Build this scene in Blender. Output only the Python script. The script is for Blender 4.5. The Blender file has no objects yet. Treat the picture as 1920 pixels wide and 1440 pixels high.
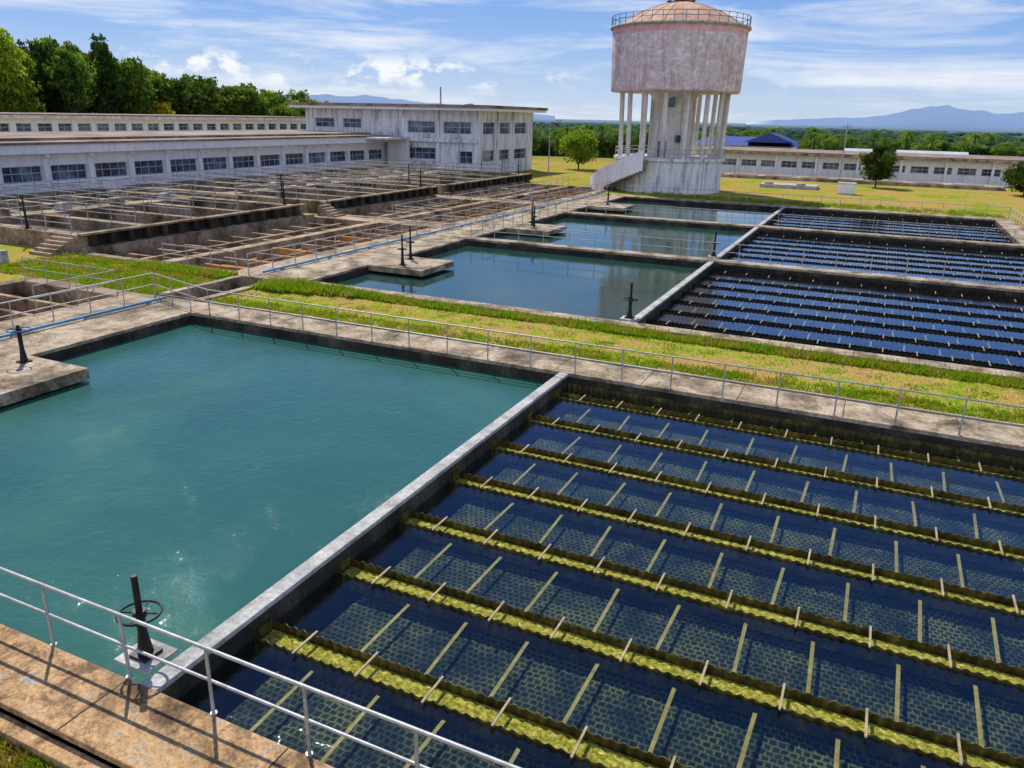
import bpy, math, random
import numpy as np
from mathutils import Vector, Matrix
random.seed(7); rng=np.random.default_rng(7)
scene=bpy.context.scene
scene.view_settings.view_transform='Standard'
scene.view_settings.look='None'
scene.view_settings.exposure=0
# ------------------------------------------------------------ materials
def newmat(name):
    m=bpy.data.materials.new(name); m.use_nodes=True
    nt=m.node_tree; nt.nodes.clear()
    out=nt.nodes.new('ShaderNodeOutputMaterial')
    return m,nt,out
def coords(nt,stretch=(1,1,1)):
    g=nt.nodes.new('ShaderNodeNewGeometry'); mp=nt.nodes.new('ShaderNodeMapping')
    mp.inputs['Scale'].default_value=stretch
    nt.links.new(g.outputs['Position'],mp.inputs['Vector']); return mp.outputs['Vector']
def noise(nt,vec,scale,detail=5,rough=.6,dist=0):
    n=nt.nodes.new('ShaderNodeTexNoise'); n.inputs['Scale'].default_value=scale
    n.inputs['Detail'].default_value=detail; n.inputs['Roughness'].default_value=rough; n.inputs['Distortion'].default_value=dist
    nt.links.new(vec,n.inputs['Vector']); return n.outputs['Fac']
def ramp(nt,fac,cols):
    r=nt.nodes.new('ShaderNodeValToRGB'); e=r.color_ramp.elements
    while len(e)<len(cols): e.new(.5)
    for i,(p,c) in enumerate(cols):
        e[i].position=p; e[i].color=(c[0],c[1],c[2],1)
    nt.links.new(fac,r.inputs['Fac']); return r.outputs['Color']
def mix(nt,a,b,f,mode='MIX'):
    m=nt.nodes.new('ShaderNodeMix'); m.data_type='RGBA'; m.blend_type=mode
    for s,v in ((m.inputs[0],f),(m.inputs[6],a),(m.inputs[7],b)):
        if isinstance(v,(int,float)): s.default_value=v
        elif isinstance(v,tuple): s.default_value=v if len(v)==4 else v+(1,)
        else: nt.links.new(v,s)
    return m.outputs[2]
def mth(nt,op,a,b=0,c=None,clamp=False):
    m=nt.nodes.new('ShaderNodeMath'); m.operation=op; m.use_clamp=clamp
    for i,v in enumerate((a,b) if c is None else (a,b,c)):
        if isinstance(v,(int,float)): m.inputs[i].default_value=v
        else: nt.links.new(v,m.inputs[i])
    return m.outputs[0]
def mrange(nt,v,a,b,c,d):
    mr=nt.nodes.new('ShaderNodeMapRange')
    for i,k in enumerate((a,b,c,d)): mr.inputs[i+1].default_value=k
    nt.links.new(v,mr.inputs[0]); return mr.outputs[0]
def bump(nt,h,strength=.3,dist=.02):
    b=nt.nodes.new('ShaderNodeBump'); b.inputs['Distance'].default_value=dist
    if isinstance(strength,(int,float)): b.inputs['Strength'].default_value=strength
    else: nt.links.new(strength,b.inputs['Strength'])
    nt.links.new(h,b.inputs['Height']); return b.outputs['Normal']
def princ(nt,out,col,rough=.8,normal=None,metal=0,ior=1.45,spec=.5):
    p=nt.nodes.new('ShaderNodeBsdfPrincipled')
    if isinstance(col,tuple): p.inputs['Base Color'].default_value=col+(1,)
    else: nt.links.new(col,p.inputs['Base Color'])
    p.inputs['Roughness'].default_value=rough
    p.inputs['Metallic'].default_value=metal; p.inputs['IOR'].default_value=ior
    p.inputs['Specular IOR Level'].default_value=spec
    if normal is not None: nt.links.new(normal,p.inputs['Normal'])
    nt.links.new(p.outputs[0],out.inputs['Surface']); return p
def noisy(name,cols,scale=1.0,detail=8,rough=.85,bmp=.3,stretch=(1,1,1),fine=.35,fscale=9.0,metal=0,spec=.3,dist=.3,nr=.65,streak=0,grime=0):
    m,nt,out=newmat(name); v=coords(nt,stretch); v2=coords(nt)
    c=ramp(nt,noise(nt,v,scale,detail,nr,dist),cols)
    f=noise(nt,v2,fscale,6,.7)
    fr=ramp(nt,f,[(.3,(1-fine,)*3),(.65,(1+fine*.4,)*3)])
    c=mix(nt,c,fr,1.0,'MULTIPLY')
    if streak:
        sn=noise(nt,coords(nt,(2.2,2.2,.16)),1.1,7,.7)
        c=mix(nt,c,ramp(nt,sn,[(.38,(1-streak,1-streak,1-streak)),(.52,(1,1,1))]),1.0,'MULTIPLY')
    if grime:
        gn=noise(nt,v2,.45,9,.75,.8)
        c=mix(nt,c,ramp(nt,gn,[(.40,(1-grime,1-grime*1.02,1-grime*1.05)),(.52,(1,1,1))]),1.0,'MULTIPLY')
    princ(nt,out,c,rough,bump(nt,f,bmp,.03),metal,spec=spec); return m
concrete=noisy('weathered_concrete',[(.3,(.09,.07,.045)),(.42,(.29,.22,.14)),(.54,(.47,.37,.25)),(.72,(.57,.49,.39))],scale=.9,fine=.5,fscale=8,grime=.6)
concrete_brown=noisy('rust_stained_concrete',[(.3,(.06,.042,.028)),(.42,(.23,.155,.09)),(.54,(.41,.30,.19)),(.72,(.52,.43,.33))],scale=.55,fine=.45,fscale=5,grime=.55)
concrete_pale=noisy('pale_concrete',[(.3,(.22,.21,.19)),(.5,(.44,.43,.40)),(.7,(.60,.59,.56))],scale=1.4,fine=.4,fscale=12)
concrete_dark=noisy('stained_shaded_concrete',[(.3,(.014,.012,.009)),(.5,(.042,.036,.027)),(.7,(.14,.11,.075))],scale=.7,stretch=(1,1,.35),fine=.5)  # dark stained concrete; also paints the shade on basin and filter walls
concrete_walk=noisy('walkway_concrete',[(.28,(.08,.055,.035)),(.42,(.27,.16,.085)),(.49,(.52,.32,.15)),(.56,(.56,.35,.17)),(.60,(.42,.34,.26)),(.7,(.58,.50,.40))],scale=1.6,fine=.55,fscale=15,nr=.74,grime=.55)
sediment=noisy('sediment',[(.3,(.06,.03,.012)),(.48,(.34,.15,.04)),(.66,(.58,.31,.10))],scale=.5,fine=.4)
pitdark=noisy('pit_floor',[(.3,(.012,.010,.009)),(.55,(.045,.034,.025)),(.75,(.13,.085,.05))],scale=.4,fine=.4,rough=.5)
whitewall=noisy('stained_white_wall',[(.29,(.12,.12,.13)),(.36,(.42,.42,.45)),(.43,(.74,.74,.76)),(.7,(.86,.86,.88))],scale=.55,stretch=(1.6,1.6,.28),fine=.15,fscale=2.5,dist=.6,streak=.5)
whiteclean=noisy('white_wall',[(.28,(.58,.58,.61)),(.38,(.80,.80,.82)),(.7,(.88,.88,.90))],scale=.5,stretch=(1.2,1.2,.5),fine=.08,fscale=2,streak=.12)
rooftop=noisy('flat_roof',[(.3,(.10,.07,.05)),(.5,(.27,.20,.15)),(.7,(.42,.33,.26))],scale=.25,fine=.3,fscale=1.5)
tankmat=noisy('tank_plaster',[(.30,(.52,.38,.38)),(.42,(.74,.57,.57)),(.54,(.84,.69,.69)),(.64,(.93,.87,.86))],scale=.7,stretch=(1,1,2.2),fine=.32,fscale=1.8,dist=.9,nr=.75,streak=.28)
pinkmat=noisy('pink_band',[(.3,(.66,.32,.34)),(.5,(.84,.48,.49)),(.7,(.88,.60,.60))],scale=.5,fine=.25,fscale=2,streak=.2)
domemat=noisy('dome_roof',[(.3,(.42,.22,.14)),(.5,(.58,.36,.24)),(.7,(.66,.46,.34))],scale=.7,fine=.25,fscale=2)
shaftmat=noisy('shaft_plaster',[(.3,(.48,.43,.37)),(.5,(.76,.71,.64)),(.7,(.84,.81,.75))],scale=.5,stretch=(1.5,1.5,.3),fine=.2,fscale=2,streak=.25)
galv=noisy('galvanised_steel',[(.3,(.30,.30,.29)),(.6,(.50,.50,.49))],scale=4,fine=.2,rough=.5,metal=.3,bmp=.05)
galvfar=noisy('weathered_rail_paint',[(.35,(.28,.26,.24)),(.6,(.50,.48,.45))],scale=3,fine=.2,rough=.6,bmp=.05)
blackmetal=noisy('black_painted_steel',[(.3,(.006,.006,.007)),(.7,(.022,.022,.024))],scale=5,fine=.2,rough=.4,bmp=.1)
bluepaint=noisy('blue_paint',[(.3,(.02,.08,.22)),(.7,(.05,.18,.38))],scale=3,fine=.2,rough=.4,bmp=.05)
redpaint=noisy('red_oxide_paint',[(.3,(.22,.06,.04)),(.7,(.35,.10,.07))],scale=2,fine=.2,rough=.5,bmp=.05)
bluepipe=noisy('blue_pipe_plastic',[(.3,(.05,.22,.42)),(.7,(.12,.36,.58))],scale=3,fine=.2,rough=.4,bmp=.05)
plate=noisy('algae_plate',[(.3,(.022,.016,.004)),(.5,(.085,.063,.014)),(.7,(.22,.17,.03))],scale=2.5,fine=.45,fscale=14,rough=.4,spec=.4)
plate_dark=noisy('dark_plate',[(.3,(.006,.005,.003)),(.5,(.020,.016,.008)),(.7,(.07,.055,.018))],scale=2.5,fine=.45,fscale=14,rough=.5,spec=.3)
strut=noisy('strut_timber',[(.3,(.34,.22,.05)),(.7,(.60,.42,.12))],scale=3,fine=.3,rough=.6)
strut_pale=noisy('spacer_bar',[(.3,(.24,.18,.10)),(.7,(.50,.40,.25))],scale=3,fine=.3,rough=.6)
blueroof=noisy('blue_sheet_roof',[(.3,(.03,.05,.22)),(.7,(.05,.09,.34))],scale=.5,fine=.15,rough=.5)
paleroof=noisy('pale_sheet_roof',[(.3,(.42,.44,.48)),(.7,(.62,.64,.68))],scale=.3,fine=.15,rough=.5)
bark=noisy('bark',[(.3,(.04,.03,.02)),(.7,(.14,.11,.08))],scale=3,fine=.4)
frame=noisy('window_frame',[(.3,(.42,.43,.46)),(.7,(.60,.61,.64))],scale=2,fine=.1,rough=.5)
def glassmat():
    m,nt,out=newmat('window_glass'); v=coords(nt,(.9,.9,.9))
    c=ramp(nt,noise(nt,v,.6,4,.6),[(.35,(.008,.014,.028)),(.50,(.03,.07,.13)),(.64,(.16,.22,.28))])
    princ(nt,out,c,.08,None,0,1.6); return m
glass=glassmat()
def hazed(nt,c,d0,d1,col=(.30,.42,.60),mx=.85):  # distance haze painted into the base colour by world position
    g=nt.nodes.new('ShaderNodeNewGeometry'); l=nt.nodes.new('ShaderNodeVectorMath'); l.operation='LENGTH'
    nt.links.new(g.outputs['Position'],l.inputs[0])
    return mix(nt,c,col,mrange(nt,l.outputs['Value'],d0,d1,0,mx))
def leafmat(name,cols,scale=.5,trans=.35,haze=True):
    m,nt,out=newmat(name); v=coords(nt)
    c=ramp(nt,noise(nt,v,scale,4,.7),cols)
    oi=nt.nodes.new('ShaderNodeObjectInfo')
    c=mix(nt,c,ramp(nt,oi.outputs['Random'],[(0,(.75,.85,.9)),(.5,(1,1,1)),(1,(1.25,1.1,.8))]),1.0,'MULTIPLY')
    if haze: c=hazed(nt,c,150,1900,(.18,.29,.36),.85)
    d=nt.nodes.new('ShaderNodeBsdfDiffuse'); t=nt.nodes.new('ShaderNodeBsdfTranslucent'); mx=nt.nodes.new('ShaderNodeMixShader')
    mx.inputs[0].default_value=trans
    nt.links.new(c,d.inputs[0]); nt.links.new(c,t.inputs[0]); nt.links.new(d.outputs[0],mx.inputs[1]); nt.links.new(t.outputs[0],mx.inputs[2])
    nt.links.new(mx.outputs[0],out.inputs['Surface']); return m
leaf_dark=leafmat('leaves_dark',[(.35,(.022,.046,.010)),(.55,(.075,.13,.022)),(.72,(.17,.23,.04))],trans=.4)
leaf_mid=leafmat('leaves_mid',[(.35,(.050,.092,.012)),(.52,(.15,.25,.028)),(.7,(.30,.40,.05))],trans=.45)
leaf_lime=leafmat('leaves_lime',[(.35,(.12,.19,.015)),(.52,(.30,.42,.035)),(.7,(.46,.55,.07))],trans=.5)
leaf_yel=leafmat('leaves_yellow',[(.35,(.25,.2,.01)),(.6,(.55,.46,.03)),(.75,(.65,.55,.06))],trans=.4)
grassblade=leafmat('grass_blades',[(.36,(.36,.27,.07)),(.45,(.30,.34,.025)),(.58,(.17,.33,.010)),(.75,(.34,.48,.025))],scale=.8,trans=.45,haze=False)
def groundmat():
    m,nt,out=newmat('grass_ground'); v=coords(nt)
    big=noise(nt,v,.16,6,.65,.5); fine=noise(nt,v,1.6,8,.75)
    mixf=mth(nt,'ADD',mth(nt,'MULTIPLY',big,.5),mth(nt,'MULTIPLY',fine,.5))
    c=ramp(nt,mixf,[(.37,(.12,.23,.012)),(.455,(.26,.32,.025)),(.50,(.42,.32,.08)),(.56,(.46,.28,.105)),(.66,(.27,.14,.055))])
    f2=ramp(nt,noise(nt,v,14,5,.7),[(.3,(.5,.5,.5)),(.65,(1.15,1.15,1.15))])
    c=mix(nt,c,f2,1.0,'MULTIPLY')
    g=nt.nodes.new('ShaderNodeNewGeometry'); l=nt.nodes.new('ShaderNodeVectorMath'); l.operation='LENGTH'
    nt.links.new(g.outputs['Position'],l.inputs[0])
    wood=ramp(nt,noise(nt,v,.02,8,.7),[(.4,(.02,.04,.012)),(.6,(.06,.10,.03))])
    c=mix(nt,c,wood,mrange(nt,l.outputs['Value'],150,220,0,1))
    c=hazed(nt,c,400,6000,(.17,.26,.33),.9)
    princ(nt,out,c,.95,bump(nt,noise(nt,v,8,6,.7),.6,.05),spec=0); return m
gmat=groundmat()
def turbid(name,k,bs,bd,ior):
    m,nt,out=newmat(name); v=coords(nt)
    cc=lambda r,g,b:(r*k,g*k,b*k)
    c=ramp(nt,noise(nt,v,.13,7,.6,.6),[(.3,cc(.020,.084,.074)),(.5,cc(.028,.105,.085)),(.62,cc(.038,.125,.090)),(.74,cc(.085,.175,.10))])
    n1=noise(nt,v,3.2,3,.55,.8); n2=noise(nt,coords(nt,(1,1.6,1)),13.0,3,.6)
    h=mth(nt,'ADD',n1,mth(nt,'MULTIPLY',n2,.30))
    patch=mrange(nt,noise(nt,v,.22,4,.6,.5),.38,.62,bs*.45,bs*1.5)
    princ(nt,out,c,.02,bump(nt,h,patch,bd),0,ior,.5); return m
water_t=turbid('turbid_water',1.08,.55,.045,1.52)
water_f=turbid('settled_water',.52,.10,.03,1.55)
def clearwater():
    m,nt,out=newmat('clear_water'); v=coords(nt)
    nm=bump(nt,noise(nt,v,3.0,5,.65,.4),.30,.03)
    g=nt.nodes.new('ShaderNodeNewGeometry'); d=nt.nodes.new('ShaderNodeVectorMath'); d.operation='DOT_PRODUCT'
    nt.links.new(g.outputs['Incoming'],d.inputs[0]); nt.links.new(nm,d.inputs[1])
    k=mth(nt,'SUBTRACT',1.0,mth(nt,'ABSOLUTE',d.outputs['Value']),clamp=True)
    fr=mth(nt,'ADD',.06,mth(nt,'MULTIPLY',.94,mth(nt,'POWER',k,4.0)),clamp=True)
    gl=nt.nodes.new('ShaderNodeBsdfGlossy'); gl.inputs['Roughness'].default_value=.03; gl.inputs[0].default_value=(.72,.84,1,1); nt.links.new(nm,gl.inputs['Normal'])
    tr=nt.nodes.new('ShaderNodeBsdfTransparent'); tr.inputs[0].default_value=(.72,.82,.78,1)
    ms=nt.nodes.new('ShaderNodeMixShader'); nt.links.new(fr,ms.inputs[0]); nt.links.new(tr.outputs[0],ms.inputs[1]); nt.links.new(gl.outputs[0],ms.inputs[2])
    nt.links.new(ms.outputs[0],out.inputs['Surface']); return m
water_c=clearwater()
def settler():
    m,nt,out=newmat('tube_settler'); v=coords(nt)
    wn=nt.nodes.new('ShaderNodeTexNoise'); wn.inputs['Scale'].default_value=3.2; wn.inputs['Detail'].default_value=4; nt.links.new(v,wn.inputs['Vector'])
    vm=nt.nodes.new('ShaderNodeVectorMath'); vm.operation='MULTIPLY_ADD'; vm.inputs[1].default_value=(.13,.13,0)
    nt.links.new(wn.outputs['Color'],vm.inputs[0]); nt.links.new(v,vm.inputs[2])
    b=nt.nodes.new('ShaderNodeTexBrick'); nt.links.new(vm.outputs[0],b.inputs['Vector'])
    b.inputs['Scale'].default_value=1; b.inputs['Brick Width'].default_value=.125; b.inputs['Row Height'].default_value=.12
    b.inputs['Mortar Size'].default_value=.024; b.inputs['Mortar Smooth'].default_value=.8
    b.inputs['Color1'].default_value=(.014,.018,.016,1); b.inputs['Color2'].default_value=(.045,.05,.032,1); b.inputs['Mortar'].default_value=(.23,.22,.08,1)
    n=ramp(nt,noise(nt,v,1.0,8,.8,.4),[(.37,(.08,.13,.2)),(.48,(.40,.46,.5)),(.60,(1.2,1.12,.85))])
    c=mix(nt,b.outputs['Color'],n,1.0,'MULTIPLY')
    c=mix(nt,c,(.010,.026,.06),.25)
    princ(nt,out,c,.8,None,spec=.1); return m
settlermat=settler()
def troughwater(name,k):
    m,nt,out=newmat(name); v=coords(nt)
    n=noise(nt,v,11,6,.78,.6)
    c=ramp(nt,n,[(.32,(.08*k,.08*k,.008*k)),(.48,(.32*k,.30*k,.028*k)),(.62,(.66*k,.62*k,.14*k))])
    princ(nt,out,c,.12,bump(nt,n,1.0,.06),0,1.33); return m
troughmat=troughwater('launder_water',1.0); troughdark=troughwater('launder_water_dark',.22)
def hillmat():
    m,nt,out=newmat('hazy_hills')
    princ(nt,out,(.72,.83,.98),1,spec=0); return m  # air haze put into the hills as one flat pale blue
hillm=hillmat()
# ------------------------------------------------------------ mesh helper
class MB:
    def __init__(s): s.v=[]; s.f=[]; s.m=[]; s.mats=[]; s.smooth=[]
    def mi(s,mat):
        if mat not in s.mats: s.mats.append(mat)
        return s.mats.index(mat)
    def poly(s,vs,fs,mat,smooth=False):
        o=len(s.v); s.v+= [tuple(p) for p in vs]; i=s.mi(mat)
        for f in fs: s.f.append(tuple(o+k for k in f)); s.m.append(i); s.smooth.append(smooth)
    def box(s,x0,x1,y0,y1,z0,z1,mat):
        s.poly([(x0,y0,z0),(x1,y0,z0),(x1,y1,z0),(x0,y1,z0),(x0,y0,z1),(x1,y0,z1),(x1,y1,z1),(x0,y1,z1)],
               [(0,3,2,1),(4,5,6,7),(0,1,5,4),(1,2,6,5),(2,3,7,6),(3,0,4,7)],mat)
    def quad(s,a,b,c,d,mat): s.poly([a,b,c,d],[(0,1,2,3)],mat)
    def tube(s,a,b,r,mat,n=8,r2=None,cap=True):
        a=Vector(a); b=Vector(b); d=(b-a)
        if d.length<1e-6: return
        d.normalize(); u=d.orthogonal().normalized(); w=d.cross(u); r2=r if r2 is None else r2
        vs=[]
        for p,rr in ((a,r),(b,r2)):
            for i in range(n):
                t=2*math.pi*i/n; vs.append(p+u*math.cos(t)*rr+w*math.sin(t)*rr)
        fs=[(i,(i+1)%n,n+(i+1)%n,n+i) for i in range(n)]
        s.poly(vs,fs,mat,True)
        if cap: s.poly(vs,[tuple(range(n))[::-1],tuple(range(n,2*n))],mat)
    def lathe(s,c,prof,mat,n=48,a0=0,a1=2*math.pi,smooth=True):
        full=abs(a1-a0-2*math.pi)<1e-6; k=n if full else n+1; vs=[]
        for r,z in prof:
            for i in range(k):
                t=a0+(a1-a0)*i/n; vs.append((c[0]+r*math.cos(t),c[1]+r*math.sin(t),c[2]+z))
        fs=[]
        for j in range(len(prof)-1):
            for i in range(n):
                i2=(i+1)%k; fs.append((j*k+i,j*k+i2,(j+1)*k+i2,(j+1)*k+i))
        s.poly(vs,fs,mat,smooth)
    def torus(s,c,R,r,mat,n=24,m=6):
        vs=[];fs=[]
        for i in range(n):
            t=2*math.pi*i/n
            for j in range(m):
                p=2*math.pi*j/m; vs.append((c[0]+(R+r*math.cos(p))*math.cos(t),c[1]+(R+r*math.cos(p))*math.sin(t),c[2]+r*math.sin(p)))
        for i in range(n):
            for j in range(m): fs.append((i*m+j,((i+1)%n)*m+j,((i+1)%n)*m+(j+1)%m,i*m+(j+1)%m))
        s.poly(vs,fs,mat,True)
    def mesh(s,name):
        me=bpy.data.meshes.new(name); me.from_pydata(s.v,[],s.f)
        for m in s.mats: me.materials.append(m)
        me.polygons.foreach_set('material_index',s.m); me.polygons.foreach_set('use_smooth',s.smooth)
        me.update(); return me
    def obj(s,name,parent=None,bevel=0):
        o=bpy.data.objects.new(name,s.mesh(name)); scene.collection.objects.link(o)
        if parent: o.parent=parent
        if bevel:
            b=o.modifiers.new('bevel','BEVEL'); b.width=bevel; b.segments=2; b.limit_method='ANGLE'
        return o
def empty(name,parent=None):
    o=bpy.data.objects.new(name,None); scene.collection.objects.link(o); o.empty_display_size=.1
    if parent: o.parent=parent
    return o
def inst(name,me,loc,rot=0,sc=(1,1,1),parent=None):
    o=bpy.data.objects.new(name,me); scene.collection.objects.link(o); o.location=loc; o.rotation_euler=(0,0,rot); o.scale=sc
    if parent: o.parent=parent
    return o
# ------------------------------------------------------------ terrain
def sstep(t): t=max(0,min(1,t)); return t*t*(3-2*t)
def zg(x,y):
    d=math.hypot(x+20,y-50)
    z=-0.1-12*sstep((d-115)/150)
    z+=13*math.exp(-(((x+200)/60)**2+((y-100)/70)**2))
    if y<5.05 and d<115: z=-.35
    return z
PITS=[(-29.3,11.3,5.05,24.9),(-29.3,11.3,29.7,85.2),(-42,-29.3,30,93),(-37.5,-29.3,14,24.4),(-29.3,-26.6,24.9,29.7)]
xs=[-9000,-5000,-2500,-1200,-700,-450,-320]+[-260+12*i for i in range(15)]+[-86,-80,-42,-37.5,-29.3,-26.6,11.3,20,40,60,80,100,130,160,220,320,500,900,2000,5000,9000]
ys=[-400,-150,-60,-20,5.049,5.05,14,24.4,24.9,29.7,30,85.2,93,100,110,120,130,140,150,160,175,190,205,220,240,260,300,360,450,600,900,1500,3000,6000,9000]
mb=MB(); 
vid={}
def gv(x,y,z):
    k=(x,y,round(z,4))
    if k not in vid: vid[k]=len(mb.v); mb.v.append((x,y,z))
    return vid[k]
mi=mb.mi(gmat)
def inpit(cx,cy): return any(a<cx<b and c<cy<d for a,b,c,d in PITS)
cells={}
for i in range(len(xs)-1):
    for j in range(len(ys)-1):
        cx,cy=(xs[i]+xs[i+1])/2,(ys[j]+ys[j+1])/2; p=inpit(cx,cy); cells[i,j]=p
        cs=[(xs[i],ys[j]),(xs[i+1],ys[j]),(xs[i+1],ys[j+1]),(xs[i],ys[j+1])]
        def zz(x,y):
            if p: return -2.0
            if y==5.05: return -.1 if cy>5.05 else zg(x,5.0)
            return zg(x,y)
        mb.f.append(tuple(gv(x,y,zz(x,y)) for x,y in cs)); mb.m.append(mi); mb.smooth.append(False)
for (i,j),p in cells.items():
    if not p: continue
    for di,dj,e in ((-1,0,(0,3)),(1,0,(1,2)),(0,-1,(0,1)),(0,1,(3,2))):
        if not cells.get((i+di,j+dj),False):
            cs=[(xs[i],ys[j]),(xs[i+1],ys[j]),(xs[i+1],ys[j+1]),(xs[i],ys[j+1])]
            a,b=cs[e[0]],cs[e[1]]
            mb.f.append((gv(*a,-2.0),gv(*b,-2.0),gv(*b,-.1),gv(*a,-.1))); mb.m.append(mi); mb.smooth.append(False)
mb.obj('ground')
def ridge(name,az0,az1,dist,prof,n=200,seed=1):
    m=MB(); r=random.Random(seed); vs=[]
    ph=[r.uniform(0,6) for _ in range(6)]
    for k in range(3):
        for i in range(n+1):
            t=i/n; a=math.radians(az0+(az1-az0)*t)
            h=np.interp(t,[p[0] for p in prof],[p[1] for p in prof])
            h*=1+.06*math.sin(31*t+ph[0])+.035*math.sin(73*t+ph[1])+.02*math.sin(151*t+ph[2])
            hh=[-15,h,-15][k]; dd=dist+[0,25,2500][k]
            vs.append((dd*math.sin(a),dd*math.cos(a),hh))
    fs=[(k*(n+1)+i,k*(n+1)+i+1,(k+1)*(n+1)+i+1,(k+1)*(n+1)+i) for k in range(2) for i in range(n)]
    m.poly(vs,fs,hillm); return m.obj(name)
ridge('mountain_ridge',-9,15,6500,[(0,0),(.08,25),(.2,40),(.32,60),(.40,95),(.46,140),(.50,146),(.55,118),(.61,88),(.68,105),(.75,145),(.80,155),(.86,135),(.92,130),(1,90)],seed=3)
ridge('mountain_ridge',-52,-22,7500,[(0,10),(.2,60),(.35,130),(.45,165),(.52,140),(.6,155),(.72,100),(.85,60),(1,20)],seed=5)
# ------------------------------------------------------------ railings
def railing(pts,h=1.05,sp=1.64,r=.024,mat=galv,name='metal_railing',mids=(.52,),z=0):
    m=MB(); 
    for a,b in zip(pts[:-1],pts[1:]):
        a=Vector((a[0],a[1],z)); b=Vector((b[0],b[1],z)); L=(b-a).length; n=max(1,round(L/sp))
        for i in range(n+1):
            p=a.lerp(b,i/n); lean=Vector((random.uniform(-.012,.012),random.uniform(-.012,.012),0))
            m.tube(p-lean,p+Vector((0,0,h)),r,mat,7)
            m.tube(p,p+Vector((0,0,.02)),r*1.9,mat,8)
        for k in (h,)+tuple(h*q for q in mids):
            m.tube(a+Vector((0,0,k)),b+Vector((0,0,k)),r*1.05 if k==h else r*.9,mat,7)
    return m.obj(name)
railing([(-29,6.22),(11,6.22)],r=.027,h=1.1)
railing([(-28.9,24.3),(-24.3,22.98),(11,22.98)])
railing([(-28.9,8),(-28.9,24.3)])
railing([(11.2,6.3),(11.2,22.9)])
# ------------------------------------------------------------ basins
XL,XR,XW=-25.3,9.9,-8.6
WZ=-.45
TW=.24
def launder_mesh(plate,troughmat):
    m=MB(); L0,L1=-8.42,9.9; pitch=.19; 
    n=int((L1-L0)/pitch*6)
    for side,yy in ((0,-TW),(1,TW)):
        top=[];bot=[]
        for i in range(n+1):
            x=L0+(L1-L0)*i/n; ph=2*math.pi*(x-L0)/pitch
            dy=.018*math.sin(ph)+.008*math.sin(x*.9+side); z=-.425+.04*abs(math.sin(ph/2))+.006*math.sin(x*3.1+side)
            top.append((x,yy+dy,z)); bot.append((x,yy+dy,-.72))
        k=n+1
        m.poly(top+bot,[(i,i+1,k+i+1,k+i) for i in range(n)],plate)
        t2=[(p[0],p[1]+.012,p[2]) for p in top]; b2=[(p[0],p[1]+.012,p[2]) for p in bot]
        m.poly(t2+b2,[(i+1,i,k+i,k+i+1) for i in range(n)],plate)
        m.poly(top+t2,[(i,i+1,k+i+1,k+i) for i in range(n)],plate)
    m.box(L0,L1,-TW+.03,TW-.03,-.72,-.55,troughmat)
    m.box(L0-.38,L0+.05,-.16,.16,-.47,-.27,plate)
    x=L0+.9; rr=random.Random(3)
    while x<L1-.2:
        j=rr.uniform(-.05,.05); q=rr.uniform(-.03,.03)
        m.box(x+j-.018,x+j+.018,-.32+q,.32+q,-.395,-.365,strut_pale); x+=1.22
    return m.mesh('launder')
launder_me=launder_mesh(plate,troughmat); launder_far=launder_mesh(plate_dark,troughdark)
LY=[2.2+2.24*i for i in range(7)]
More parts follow.
